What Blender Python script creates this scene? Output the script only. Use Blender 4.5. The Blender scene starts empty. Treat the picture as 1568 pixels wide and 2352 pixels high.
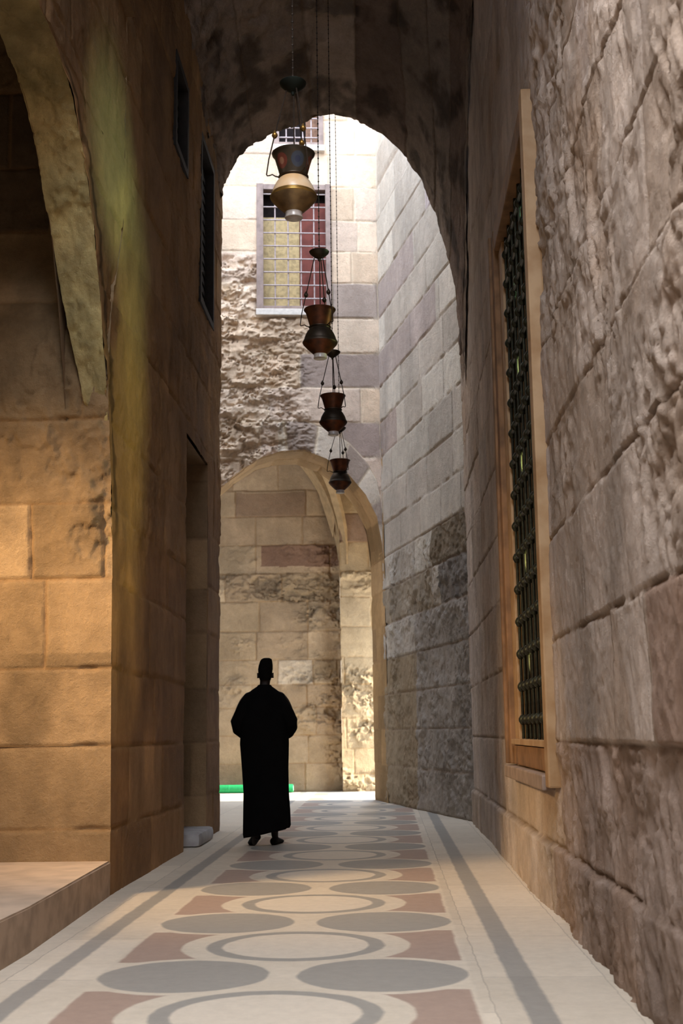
import bpy, bmesh, math, random
import numpy as np
from mathutils import Vector, Matrix
random.seed(7)
sc = bpy.context.scene
COL = sc.collection
H = 1.05

def lin(c):
    return tuple(((v/255)/12.92 if v/255 <= .04045 else ((v/255+.055)/1.055)**2.4) for v in c)

# ------------------------------------------------------------------ camera
f, cx, cy = 2900., 784., 1176.
d = Vector(((890-cx)/f, -(1680-cy)/f, -1.))
t_ = (1+(890-cx)/f*((560-cx)/f))/((1680-cy)/f)
u_ = Vector(((560-cx)/f, t_, -1.))
d.normalize(); u_.normalize(); r_ = d.cross(u_); u_ = r_.cross(d)
Rm = Matrix((r_, d, u_))              # world = Rm @ camera
cam = bpy.data.cameras.new('camera'); co = bpy.data.objects.new('camera', cam); COL.objects.link(co)
co.matrix_world = Matrix.Translation((0, 0, H)) @ Rm.to_4x4()
cam.sensor_fit = 'VERTICAL'; cam.sensor_height = 22.3; cam.sensor_width = 14.9
cam.lens = 22.3*f/2352; cam.clip_start = .05; cam.clip_end = 200
cam.dof.use_dof = True; cam.dof.focus_distance = 9.0; cam.dof.aperture_fstop = 2.8
sc.camera = co

# ------------------------------------------------------------------ noise in numpy
def _h(ix, iy, iz, s):
    n = (ix*374761393 + iy*668265263 + iz*2147483647 + s*144665) & 0xffffffff
    n = ((n ^ (n >> 13))*1274126177) & 0xffffffff
    n = ((n ^ (n >> 16))*2246822519) & 0xffffffff
    return ((n ^ (n >> 15)) & 0xffffff)/float(0xffffff)
def vnoise(x, y, z, s=0):
    x, y, z = np.broadcast_arrays(x, y, z)
    ix, iy, iz = np.floor(x).astype(np.int64), np.floor(y).astype(np.int64), np.floor(z).astype(np.int64)
    fx, fy, fz = x-ix, y-iy, z-iz
    fx, fy, fz = [q*q*q*(q*(q*6-15)+10) for q in (fx, fy, fz)]
    r = 0
    for a in (0, 1):
        for b in (0, 1):
            for c in (0, 1):
                r = r + _h(ix+a, iy+b, iz+c, s)*(fx if a else 1-fx)*(fy if b else 1-fy)*(fz if c else 1-fz)
    return r*2-1
def fbm(x, y, z, s=0, o=4, g=.5):
    r, a, t = 0, 1, 0
    for k in range(o):
        r = r + a*vnoise(x*2**k+k*17.3, y*2**k+k*5.1, z*2**k, s+k); t += a; a *= g
    return r/t
def ridge(x, y, z, s=0, o=4):
    r, a, t = 0, 1, 0
    for k in range(o):
        r = r + a*(1-2*np.abs(vnoise(x*2**k+k*7.7, y*2**k, z*2**k+k*3.1, s+k))); t += a; a *= .5
    return r/t
def sstep(a, b, x):
    t = np.clip((x-a)/(b-a), 0, 1); return t*t*(3-2*t)
def flakes(x, y, z, s):
    a = fbm(x, y, z, s, 5, .55); b = fbm(x*1.9+3, y*1.9, z*1.9, s+11, 5, .6); c = fbm(x*4.1, y*4.1+7, z*4.1, s+23, 4, .6)
    return .45*sstep(-.07, .05, a)+.32*sstep(-.06, .05, b)+.23*sstep(-.1, .1, c)-.5

# ------------------------------------------------------------------ masonry
class Masonry:
    def __init__(s, courses, lmin, lmax, seed, colors, joint=.008, depth=.012, jcol=(150, 125, 95), off=.006, overrides=(), jitter=.12):
        s.e = np.array(courses); s.seed = seed; s.joint = joint; s.depth = depth; s.off = off
        rng = random.Random(seed); s.rows = []; s.cols = []; s.offs = []
        for k in range(len(courses)-1):
            x = -9+rng.random()*lmax; js = [x]
            while x < 30:
                x += rng.uniform(lmin, lmax); js.append(x)
            s.rows.append(np.array(js))
            cc = []
            for j in range(len(js)+1):
                c = list(colors[rng.randrange(len(colors))]); q = 1+rng.uniform(-jitter, jitter)
                cc.append(lin([min(255, v*q) for v in c]))
            s.cols.append(np.array(cc)); s.offs.append(np.array([rng.uniform(-off, off) for _ in cc]))
        s.jcol = np.array(lin(jcol)); s.over = overrides
    def set_joints(s, row, xs):
        """put joints of one course at chosen places"""
        js = s.rows[row]; js = js[(js < xs[0]-.25) | (js > xs[-1]+.25)]
        js = np.sort(np.concatenate([js, xs])); s.rows[row] = js
        while len(s.cols[row]) < len(js)+1:
            s.cols[row] = np.vstack([s.cols[row], s.cols[row][:1]]); s.offs[row] = np.append(s.offs[row], 0)
    def __call__(s, u, v, X, Y, Z):
        wu = u + .012*fbm(X*3, Y*3, Z*3, s.seed+5, 3); wv = v + .010*fbm(X*2.5, Y*2.5, Z*2.5, s.seed+9, 3)
        k = np.clip(np.searchsorted(s.e, wv)-1, 0, len(s.rows)-1)
        dv = np.minimum(np.abs(wv-s.e[k]), np.abs(s.e[np.minimum(k+1, len(s.e)-1)]-wv))
        du = np.full(u.shape, 9.); col = np.zeros(u.shape+(3,)); off = np.zeros(u.shape)
        for r in range(len(s.rows)):
            m = k == r
            if not m.any(): continue
            js = s.rows[r]; j = np.clip(np.searchsorted(js, wu[m]), 1, len(js)-1)
            du[m] = np.minimum(np.abs(wu[m]-js[j-1]), np.abs(js[j]-wu[m]))
            col[m] = s.cols[r][j]; off[m] = s.offs[r][j]
        for (u0, u1, v0, v1, c) in s.over:
            m = (wu > u0) & (wu < u1) & (wv > v0) & (wv < v1); col[m] = lin(c)
        dd = np.minimum(du, dv)
        jn = fbm(X*5, Y*5, Z*5, s.seed+2, 3)
        w = s.joint*(1+.9*jn)
        g = 1-sstep(w*.4, w*1.7+.002, dd)
        return off*(1-g) - g*s.depth*(1+jn), col, g

def build_grid(pos, us, vs, stone, rough, mirror=False, rectify=None):
    """pos(U,V)->X,Y,Z ; rough(X,Y,Z,u,v)->(displacement, colour factor (..,3) or None)"""
    U, V = np.meshgrid(us, vs, indexing='ij')
    P = np.stack(pos(U, V), -1)
    gu = np.gradient(P, axis=0); gv = np.gradient(P, axis=1)
    N = np.cross(gu, gv); N /= np.linalg.norm(N, axis=-1, keepdims=True)+1e-12
    if mirror: N = -N
    X, Y, Z = P[..., 0], P[..., 1], P[..., 2]
    bu, bv = rectify(X, Y, Z, U, V) if rectify else (U, V)
    dsp, col, g = stone(bu, bv, X, Y, Z)
    rd, rc = rough(X, Y, Z, bu, bv)
    P = P + N*(dsp+rd)[..., None]
    if rc is not None: col = col*rc
    col = col*(1-g[..., None]*.55) + stone.jcol*g[..., None]*.55
    nu, nv = U.shape
    idx = np.arange(nu*nv).reshape(nu, nv)
    q = np.stack([idx[:-1, :-1], idx[1:, :-1], idx[1:, 1:], idx[:-1, 1:]], -1)
    return P.reshape(-1, 3), q, col.reshape(-1, 3), (X, Y, Z), mirror

def make_obj(name, patches, mat, parent=None, smooth=True):
    Vs, Fs, Cs, n = [], [], [], 0
    for P, q, c, _, mir in patches:
        q = q.reshape(-1, 4)
        if mir: q = q[:, ::-1]
        Vs.append(P); Fs.append(q+n); Cs.append(c); n += len(P)
    V = np.concatenate(Vs).astype(np.float32); F = np.concatenate(Fs).astype(np.int32); C_ = np.clip(np.concatenate(Cs), 0, 1).astype(np.float32)
    me = bpy.data.meshes.new(name)
    me.vertices.add(len(V)); me.vertices.foreach_set('co', V.ravel())
    me.loops.add(F.size); me.loops.foreach_set('vertex_index', F.ravel())
    me.polygons.add(len(F)); me.polygons.foreach_set('loop_start', np.arange(0, F.size, 4, dtype=np.int32))
    me.update(calc_edges=True)
    me.polygons.foreach_set('use_smooth', np.ones(len(F), dtype=bool) if smooth else np.zeros(len(F), dtype=bool))
    a = me.color_attributes.new('Col', 'FLOAT_COLOR', 'POINT')
    a.data.foreach_set('color', np.concatenate([C_, np.ones((len(C_), 1), np.float32)], 1).ravel())
    me.materials.append(mat)
    o = bpy.data.objects.new(name, me); COL.objects.link(o); o.parent = parent
    return o

def solid(x0, x1, y0, y1, z0, z1, c=(120, 96, 70)):
    P = np.array([(x0,y0,z0),(x1,y0,z0),(x1,y1,z0),(x0,y1,z0),(x0,y0,z1),(x1,y0,z1),(x1,y1,z1),(x0,y1,z1)], float)
    q = np.array([(3,2,1,0),(4,5,6,7),(0,1,5,4),(1,2,6,5),(2,3,7,6),(3,0,4,7)])
    P2 = P[q.ravel()]; q2 = np.arange(24).reshape(6, 4)
    return P2, q2, np.tile(np.array(lin(c)), (24, 1)), None, False
def cut(patch, keep):
    P, q, c, (X, Y, Z), m = patch
    qq = q.reshape(-1, 4); xc = X.ravel()[qq].mean(1); yc = Y.ravel()[qq].mean(1); zc = Z.ravel()[qq].mean(1)
    return P, qq[keep(xc, yc, zc)], c, (X, Y, Z), m

# ------------------------------------------------------------------ materials
def new_mat(name):
    m = bpy.data.materials.new(name); m.use_nodes = True; nt = m.node_tree
    b = nt.nodes['Principled BSDF']; return m, nt, b
def simple(name, rgb, rough=.7, metal=0., noise=.12, scale=20, bump=.15, spec=.3, dist=.002, two=None):
    m, nt, b = new_mat(name); L = nt.links.new
    tc = nt.nodes.new('ShaderNodeTexCoord'); n = nt.nodes.new('ShaderNodeTexNoise'); n.inputs['Scale'].default_value = scale; n.inputs['Detail'].default_value = 6
    L(tc.outputs['Object'], n.inputs['Vector'])
    mx = nt.nodes.new('ShaderNodeMix'); mx.data_type = 'RGBA'
    c = lin(rgb); c2 = lin(two) if two else tuple(v*(1-noise*3) for v in c)
    mx.inputs[6].default_value = (*[max(v, 0) for v in c2], 1); mx.inputs[7].default_value = (*c, 1)
    rp = nt.nodes.new('ShaderNodeMapRange'); rp.inputs[1].default_value = .35; rp.inputs[2].default_value = .62
    L(n.outputs['Fac'], rp.inputs[0]); L(rp.outputs[0], mx.inputs[0]); L(mx.outputs[2], b.inputs['Base Color'])
    bp = nt.nodes.new('ShaderNodeBump'); bp.inputs['Strength'].default_value = bump; bp.inputs['Distance'].default_value = dist
    L(n.outputs['Fac'], bp.inputs['Height']); L(bp.outputs[0], b.inputs['Normal'])
    b.inputs['Roughness'].default_value = rough; b.inputs['Metallic'].default_value = metal; b.inputs['Specular IOR Level'].default_value = spec
    return m
def stone_mat(name, bump=.5, spec=.12, var=.35, fine=38):
    m, nt, b = new_mat(name); L = nt.links.new
    at = nt.nodes.new('ShaderNodeAttribute'); at.attribute_name = 'Col'
    tc = nt.nodes.new('ShaderNodeTexCoord')
    n1 = nt.nodes.new('ShaderNodeTexNoise'); n1.inputs['Scale'].default_value = 7; n1.inputs['Detail'].default_value = 12; n1.inputs['Roughness'].default_value = .74
    n2 = nt.nodes.new('ShaderNodeTexNoise'); n2.inputs['Scale'].default_value = fine; n2.inputs['Detail'].default_value = 6; n2.inputs['Roughness'].default_value = .75
    mp = nt.nodes.new('ShaderNodeMapping'); mp.inputs['Scale'].default_value = (1, 1, .35)
    n3 = nt.nodes.new('ShaderNodeTexNoise'); n3.inputs['Scale'].default_value = 2.2; n3.inputs['Detail'].default_value = 5
    L(tc.outputs['Object'], n1.inputs['Vector']); L(tc.outputs['Object'], n2.inputs['Vector']); L(tc.outputs['Object'], mp.inputs[0]); L(mp.outputs[0], n3.inputs['Vector'])
    a1 = nt.nodes.new('ShaderNodeMath'); a1.operation = 'MULTIPLY_ADD'; L(n1.outputs['Fac'], a1.inputs[0]); a1.inputs[1].default_value = var*2; a1.inputs[2].default_value = 1-var
    a2 = nt.nodes.new('ShaderNodeMath'); a2.operation = 'MULTIPLY_ADD'; L(n2.outputs['Fac'], a2.inputs[0]); a2.inputs[1].default_value = var*1.2; a2.inputs[2].default_value = 1-var*.6
    a3 = nt.nodes.new('ShaderNodeMath'); a3.operation = 'MULTIPLY_ADD'; L(n3.outputs['Fac'], a3.inputs[0]); a3.inputs[1].default_value = var*1.6; a3.inputs[2].default_value = 1-var*.8
    m1 = nt.nodes.new('ShaderNodeMath'); m1.operation = 'MULTIPLY'; L(a1.outputs[0], m1.inputs[0]); L(a2.outputs[0], m1.inputs[1])
    m2 = nt.nodes.new('ShaderNodeMath'); m2.operation = 'MULTIPLY'; L(m1.outputs[0], m2.inputs[0]); L(a3.outputs[0], m2.inputs[1])
    vm = nt.nodes.new('ShaderNodeVectorMath'); vm.operation = 'SCALE'; L(at.outputs['Color'], vm.inputs[0]); L(m2.outputs[0], vm.inputs['Scale'])
    L(vm.outputs[0], b.inputs['Base Color'])
    bp = nt.nodes.new('ShaderNodeBump'); bp.inputs['Strength'].default_value = 1.; bp.inputs['Distance'].default_value = .05*bump
    L(m1.outputs[0], bp.inputs['Height']); L(bp.outputs[0], b.inputs['Normal'])
    b.inputs['Roughness'].default_value = .92; b.inputs['Specular IOR Level'].default_value = spec
    return m
M_stone = stone_mat('stone'); M_stone_dark = stone_mat('vault_stone', var=.5)

# marble floor, pattern worked out in object coordinates
def floor_mat():
    m, nt, b = new_mat('inlaid_marble'); L = nt.links.new
    tc = nt.nodes.new('ShaderNodeTexCoord')
    def nz(scale, det=5, vec=None, ro=.6):
        n = nt.nodes.new('ShaderNodeTexNoise'); n.inputs['Scale'].default_value = scale; n.inputs['Detail'].default_value = det; n.inputs['Roughness'].default_value = ro
        L(vec or tc.outputs['Object'], n.inputs['Vector']); return n
    wn = nz(5, 3)
    ws = nt.nodes.new('ShaderNodeVectorMath'); ws.operation = 'MULTIPLY_ADD'; L(wn.outputs['Color'], ws.inputs[0]); ws.inputs[1].default_value = (.03, .03, 0); ws.inputs[2].default_value = (-.015, -.015, 0)
    wa = nt.nodes.new('ShaderNodeVectorMath'); wa.operation = 'ADD'; L(tc.outputs['Object'], wa.inputs[0]); L(ws.outputs[0], wa.inputs[1])
    sx = nt.nodes.new('ShaderNodeSeparateXYZ'); L(wa.outputs[0], sx.inputs[0]); X, Y = sx.outputs[0], sx.outputs[1]
    def mt(op, a, bb=None, c=None):
        n = nt.nodes.new('ShaderNodeMath'); n.operation = op
        for i, v in enumerate((a, bb, c)):
            if v is None: continue
            if isinstance(v, (int, float)): n.inputs[i].default_value = v
            else: L(v, n.inputs[i])
        return n.outputs[0]
    def soft(v, edge, w=.008):      # 1 when v < edge
        n = nt.nodes.new('ShaderNodeMapRange'); n.inputs[1].default_value = edge-w; n.inputs[2].default_value = edge+w; n.inputs[3].default_value = 1; n.inputs[4].default_value = 0
        L(v, n.inputs[0]); return n.outputs[0]
    Pd = 1.565
    def per(c):   # distance in Y to the nearest row centre
        return mt('SUBTRACT', mt('MODULO', mt('ADD', mt('SUBTRACT', Y, c), Pd*20.5), Pd), Pd/2)
    yd, yr = per(5.81), per(6.59)
    def length(a, bb): return mt('SQRT', mt('ADD', mt('MULTIPLY', a, a), mt('MULTIPLY', bb, bb)))
    xc = mt('ADD', X, .48)
    xd = mt('SUBTRACT', mt('ABSOLUTE', xc), .437)
    rdsc = length(xd, yd); rring = length(xc, yr)
    mauve = mt('MULTIPLY', soft(mt('ABSOLUTE', xc), .80), soft(mt('ABSOLUTE', yr), .45))
    light = mt('MAXIMUM', soft(rring, .57), soft(rdsc, .425))
    mauve = mt('MULTIPLY', mauve, mt('SUBTRACT', 1, light))
    disc = soft(rdsc, .375)
    ring = mt('MULTIPLY', soft(rring, .445), mt('SUBTRACT', 1, soft(rring, .365)))
    core = soft(rring, .365)
    sr = soft(mt('ABSOLUTE', mt('SUBTRACT', X, .555)), .056)
    sl = soft(mt('ABSOLUTE', mt('ADD', X, 1.52)), .05)
    stripe = mt('MAXIMUM', sr, sl)
    grey = mt('MAXIMUM', mt('MAXIMUM', disc, ring), stripe)
    var = nz(2.3, 8, ro=.7); var2 = nz(14, 8, ro=.75)
    # slabs of the stripes and the borders: brightness per slab
    brk = nt.nodes.new('ShaderNodeTexBrick'); brk.offset = .37
    for k, v in (('Scale', 1), ('Mortar Size', .004), ('Brick Width', 1.1), ('Row Height', .52)): brk.inputs[k].default_value = v
    brk.inputs['Color1'].default_value = (.88, .88, .88, 1); brk.inputs['Color2'].default_value = (1.08, 1.08, 1.08, 1); brk.inputs['Mortar'].default_value = (.72, .72, .72, 1)
    mp = nt.nodes.new('ShaderNodeMapping'); mp.inputs['Rotation'].default_value = (0, 0, math.pi/2); mp.inputs['Location'].default_value = (.23, .13, 0)
    L(wa.outputs[0], mp.inputs[0]); L(mp.outputs[0], brk.inputs['Vector'])
    inpanel = soft(mt('ABSOLUTE', xc), .82)
    def mix(fac, a, c):
        n = nt.nodes.new('ShaderNodeMix'); n.data_type = 'RGBA'; L(fac, n.inputs[0])
        for i, v in ((6, a), (7, c)):
            if isinstance(v, tuple): n.inputs[i].default_value = (*lin(v), 1)
            else: L(v, n.inputs[i])
        return n.outputs[2]
    base = mix(var.outputs['Fac'], (196, 184, 164), (222, 211, 194))
    base = mix(core, base, (212, 201, 184))
    base = mix(mauve, base, (168, 146, 132))
    base = mix(grey, base, (156, 152, 144))
    vm = nt.nodes.new('ShaderNodeVectorMath'); vm.operation = 'MULTIPLY'; L(base, vm.inputs[0])
    bm_ = nt.nodes.new('ShaderNodeMix'); bm_.data_type = 'RGBA'; L(inpanel, bm_.inputs[0]); L(brk.outputs['Color'], bm_.inputs[6]); bm_.inputs[7].default_value = (1, 1, 1, 1)
    L(bm_.outputs[2], vm.inputs[1])
    k = mt('MULTIPLY_ADD', var2.outputs['Fac'], .45, .77)
    vs = nt.nodes.new('ShaderNodeVectorMath'); vs.operation = 'SCALE'; L(vm.outputs[0], vs.inputs[0]); L(k, vs.inputs['Scale'])
    L(vs.outputs[0], b.inputs['Base Color'])
    b.inputs['Roughness'].default_value = .5; b.inputs['Specular IOR Level'].default_value = .35
    bp = nt.nodes.new('ShaderNodeBump'); bp.inputs['Strength'].default_value = .25; bp.inputs['Distance'].default_value = .004
    L(var.outputs['Fac'], bp.inputs['Height']); L(bp.outputs[0], b.inputs['Normal'])
    return m
M_floor = floor_mat()

# ------------------------------------------------------------------ small mesh helpers
class MB:
    def __init__(s): s.bm = bmesh.new()
    def box(s, x0, x1, y0, y1, z0, z1, bev=0.):
        vs = [s.bm.verts.new(p) for p in ((x0,y0,z0),(x1,y0,z0),(x1,y1,z0),(x0,y1,z0),(x0,y0,z1),(x1,y0,z1),(x1,y1,z1),(x0,y1,z1))]
        fs = [s.bm.faces.new([vs[i] for i in q]) for q in ((3,2,1,0),(4,5,6,7),(0,1,5,4),(1,2,6,5),(2,3,7,6),(3,0,4,7))]
        if bev:
            es = list({e for fc in fs for e in fc.edges})
            bmesh.ops.bevel(s.bm, geom=es, offset=bev, segments=2, affect='EDGES', profile=.6)
        return s
    def tube(s, pts, rad, n=8, cap=True):
        pts = [Vector(p) for p in pts]; rads = rad if isinstance(rad, (list, tuple)) else [rad]*len(pts)
        rings = []; up = Vector((0, 0, 1))
        for i, p in enumerate(pts):
            tg = (pts[min(i+1, len(pts)-1)]-pts[max(i-1, 0)]).normalized()
            a = up if abs(tg.dot(up)) < .95 else Vector((1, 0, 0))
            x = tg.cross(a).normalized(); y = tg.cross(x).normalized()
            rings.append([s.bm.verts.new(p+(x*math.cos(2*math.pi*k/n)+y*math.sin(2*math.pi*k/n))*rads[i]) for k in range(n)])
        for a, b in zip(rings, rings[1:]):
            for k in range(n): s.bm.faces.new((a[k], a[(k+1) % n], b[(k+1) % n], b[k]))
        if cap: s.bm.faces.new(rings[0]); s.bm.faces.new(rings[-1][::-1])
        return s
    def lathe(s, prof, n=40, c=(0, 0, 0), close=False):
        rings = []
        for r, z in prof:
            if r < 1e-5: rings.append([s.bm.verts.new((c[0], c[1], c[2]+z))])
            else: rings.append([s.bm.verts.new((c[0]+r*math.cos(2*math.pi*k/n), c[1]+r*math.sin(2*math.pi*k/n), c[2]+z)) for k in range(n)])
        for a, b in zip(rings, rings[1:]):
            for k in range(n):
                q = [a[k % len(a)], a[(k+1) % len(a)], b[(k+1) % len(b)], b[k % len(b)]]
                q2 = []
                for v in q:
                    if v not in q2: q2.append(v)
                if len(q2) > 2: s.bm.faces.new(q2)
        return s
    def ball(s, c, r, n=12):
        m = n//2
        return s.lathe([(r*math.sin(math.pi*i/m), -r*math.cos(math.pi*i/m)) if 0 < i < m else (0, -r if i == 0 else r) for i in range(m+1)], n, c)
    def loft(s, rings, cap=True):
        R = [[s.bm.verts.new(p) for p in rg] for rg in rings]; n = len(R[0])
        for a, b in zip(R, R[1:]):
            for k in range(n): s.bm.faces.new((a[k], a[(k+1) % n], b[(k+1) % n], b[k]))
        if cap: s.bm.faces.new(R[0][::-1]); s.bm.faces.new(R[-1])
        return s
    def build(s, name, mat, parent=None, smooth=False, loc=None):
        bmesh.ops.recalc_face_normals(s.bm, faces=s.bm.faces)
        me = bpy.data.meshes.new(name); s.bm.to_mesh(me); s.bm.free()
        if smooth:
            for p in me.polygons: p.use_smooth = True
            me.set_sharp_from_angle(angle=math.radians(40))
        me.materials.append(mat)
        o = bpy.data.objects.new(name, me); COL.objects.link(o); o.parent = parent
        if loc: o.location = loc
        return o
def tag(o, label=None, cat=None, group=None, kind=None):
    if label: o['label'] = label
    if cat: o['category'] = cat
    if group: o['group'] = group
    if kind: o['kind'] = kind
    return o
def empty(name, loc=(0, 0, 0)):
    o = bpy.data.objects.new(name, None); COL.objects.link(o); o.location = loc; o.empty_display_size = .1; return o

# ------------------------------------------------------------------ setting
XL, XR, YA = -1.87, .95, 14.2
cream = [(206, 180, 146), (198, 170, 136), (212, 190, 158), (190, 162, 128)]
pinkish = [(196, 176, 158), (186, 164, 148), (200, 184, 166), (176, 156, 142)]
ablaq = (132, 112, 110)
rows53 = [0, .55, 1.08, 1.6, 2.12, 2.65, 3.18, 3.68, 4.19, 4.73, 5.27, 5.83, 6.39, 6.95, 7.53, 8.11, 8.64, 9.17, 9.74, 10.3, 10.9, 11.5, 12.2, 21]

# right wall
Lr = [(184, 168, 154), (180, 163, 148), (188, 172, 158), (176, 158, 142)]
mr = Masonry([-.2, .39, .98, 1.55, 2.14, 2.71, 3.3, 3.88, 4.45, 5.0, 5.6, 6.2, 6.8, 7.4, 8.0, 8.6, 9.2, 10.2], 1.0, 2.3, 11, Lr, joint=.007, depth=.014, off=.008, jcol=(120, 98, 78), jitter=.025,
             overrides=[(1, 4.6, .98, 1.55, (160, 136, 120)), (-2, 7.3, .39, .98, (168, 148, 134)), (-2, 7.6, -.2, .39, (162, 142, 128))])
mr.set_joints(2, [2.9, 4.66, 5.42, 7.25]); mr.set_joints(1, [3.1, 7.25]); mr.set_joints(3, [3.6, 6.1]); mr.set_joints(4, [3.0, 5.2, 7.3]); mr.set_joints(5, [4.3, 6.0]); mr.set_joints(6, [5.1])
def rough_r(X, Y, Z, u, v):
    big = fbm(X, Y*1.1, Z*1.1, 31, 4)
    # spalled face high up and near the camera, crumbling below the first course
    hi = sstep(2.2, 3.4, Z+.55*(6.2-Y))
    er = sstep(.15, .75, hi*.75 + big*.9) * (1-sstep(7.2, 7.8, Y))
    er = np.maximum(er, .8*(1-sstep(.92, 1.02, Z+.03*big))*(1-sstep(7.3, 8.5, Y)))
    er = np.maximum(er, .9*sstep(2.14, 2.3, Z)*(1-sstep(2.62, 2.72, Z))*sstep(5.6, 6.6, Y)*(1-sstep(7.1, 7.4, Y)))
    er = np.maximum(er, .25)
    wx = .5*fbm(X, Y*2, Z*2, 33, 3)
    rd = ridge(X, Y*2.2+wx, Z*1.6+wx, 41, 6)
    rb = fbm(X, Y*9, Z*7, 45, 5, .6)
    d_ = .012*big + er*(.042*flakes(X, Y*3.4+wx, Z*2.4+wx, 141)+.02*(rd-.2)+.010*rb) + .003*fbm(X, Y*24, Z*20, 44, 3)
    d_ = d_ - er*.02 + .03*(1+.3*big)*(1-sstep(.36, .40, Z+.02*big))
    cf = np.ones(X.shape+(3,))*(1+.26*fbm(X, Y*2.1, Z*1.7, 47, 5) + .16*fbm(X, Y*9, Z*6, 48, 4))[..., None]
    st = sstep(.1, .5, fbm(X, Y*2.6, Z*.45, 51, 4))*(1-sstep(.3, .6, er))         # pale vertical lime runs
    cf = cf*(1+st[..., None]*np.array([.12, .17, .26]))
    pit = sstep(.1, .7, -rd-.4*rb)*er
    cf = cf*(1-pit[..., None]*np.array([.14, .18, .22]))
    rs = sstep(.1, .5, fbm(X, Y*1.3+3, Z*1.3, 53, 4))
    cf = cf*(1-rs[..., None]*np.array([.10, .16, .22]))
    return d_, cf
ys = [-2., 0, 1.5, 2.5, 3.2]; y = 3.5
while y < 15.0: ys.append(y); y += max(.012, .0032*y)
ys.append(15.02)
zs = np.concatenate([np.arange(-.04, 4.9, .014), np.arange(4.9, 10., .03)])
p = build_grid(lambda U, V: (XR+.004*(U-5)*.6+0*V, U, V), np.array(ys), zs, mr, rough_r)
LW0, LW1, LZ0, LZ1 = 7.42, 9.64, .93, 4.86           # lattice opening
p = cut(p, lambda x, y, z: ~((y > LW0) & (y < LW1) & (z > LZ0) & (z < LZ1)))
p = (p[0], p[1], p[2], p[3], True) if False else p
# normals of this patch: du x dv = +Y x +Z = +X (away) -> mirror
def grid_facing(pos, us, vs, st, ro, rect=None, mirror=False, keep=None):
    g = build_grid(pos, us, vs, st, ro, mirror, rect)
    return cut(g, keep) if keep else g
wr = grid_facing(lambda U, V: (XR+.003*(U-5)+0*V, U, V), np.array(ys), zs, mr, rough_r, mirror=True,
                 keep=lambda x, y, z: ~((y > LW0) & (y < LW1) & (z > LZ0) & (z < LZ1)))
tag(make_obj('wall_right', [wr, solid(1.45, 1.7, -2, 15.3, 0, 10), solid(1.02, 1.45, -2, 7.2, 0, 9.9), solid(1.02, 1.45, 9.95, 14.9, 0, 9.9)], M_stone), kind='structure')

# left wall: plane x = XL, behind the niche arch
Ll = [(146, 112, 76), (140, 106, 71), (150, 117, 81), (136, 103, 69)]
ml = Masonry([-.3, .42, .97, 1.5, 2.1, 2.6, 3.18, 4.05, 4.68, 5.25, 5.9, 6.5, 7.1, 7.7, 8.4, 9.2, 10.2], .9, 1.7, 5, Ll, joint=.008, depth=.014, off=.006, jcol=(150, 118, 80), jitter=.03)
prof = [(8.63, -.05), (8.62, .45), (8.58, 1.2), (8.54, 2.19), (8.44, 2.8), (8.28, 3.36), (8.03, 3.95), (7.8, 4.38), (7.47, 4.74), (7.16, 4.94), (6.74, 5.07), (6.37, 5.1), (5.7, 5.0), (5.1, 4.6), (4.5, 3.8), (4.25, 3.0), (4.15, 2.0), (4.1, -.05)]
pa = np.array(prof)
def edgeY(z):
    return np.interp(z, pa[:12, 1], pa[:12, 0])
def rough_l(X, Y, Z, u, v):
    big = fbm(X, Y*1.3, Z*1.3, 61, 4)
    er = sstep(.1, .7, fbm(X*1.2, Y*.9, Z*.8, 63, 3)+.35*sstep(1.9, 2.6, Z)+.2)*sstep(1.6, 2.3, Z)
    rd = ridge(X*2.2, Y*2.2, Z*1.9, 65, 5)
    d_ = .012*big+er*(.01*(rd-.2)+.022*flakes(X*2.2, Y*2.2, Z*1.8, 161))+.003*fbm(X*16, Y*16, Z*14, 66, 3)
    cf = np.ones(X.shape+(3,))*(1+.3*fbm(X*2, Y*2, Z*1.2, 67, 5)+.18*fbm(X*8, Y*8, Z*5, 68, 4))[..., None]
    ck = sstep(.55, .9, ridge(X*1.1, Y*1.1, Z*1.1, 73, 2))*sstep(0, .4, fbm(X, Y, Z, 74, 2)+.1)
    cf = cf*(1+ck[..., None]*np.array([.35, .32, .22]))
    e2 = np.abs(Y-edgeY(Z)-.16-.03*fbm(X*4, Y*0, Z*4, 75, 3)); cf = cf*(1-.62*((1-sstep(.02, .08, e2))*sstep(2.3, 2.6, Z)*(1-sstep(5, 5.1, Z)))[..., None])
    # lit arch edge put into the colour, and grey old soot patches
    e = np.abs(Y-edgeY(Z)); w = np.clip(1-e/.30, 0, 1)*sstep(.3, 1.2, Z)*(1-sstep(5.2, 5.8, Z))*sstep(-.5, .3, fbm(X*3, Y*3, Z*3, 69, 3)+.15)
    cf = cf*(1+w[..., None]*np.array([.18, .22, .20]))
    s = sstep(.1, .5, fbm(X*.9, Y*.9, Z*.7+4, 70, 3))*sstep(1.5, 3, Z)
    cf = cf*(1-s[..., None]*np.array([.25, .24, .18]))
    ln = (1-sstep(.008, .03, e+.012*fbm(X*6, Y*0, Z*6, 76, 3)))*sstep(2., 2.5, Z)  # bright line at the arch edge, a highlight put into the colour
    cf = cf*(1+ln[..., None]*np.array([1., 1., .9]))
    return d_, cf
D0, D1, DZ = 11.75, 13.2, 3.9
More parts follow.
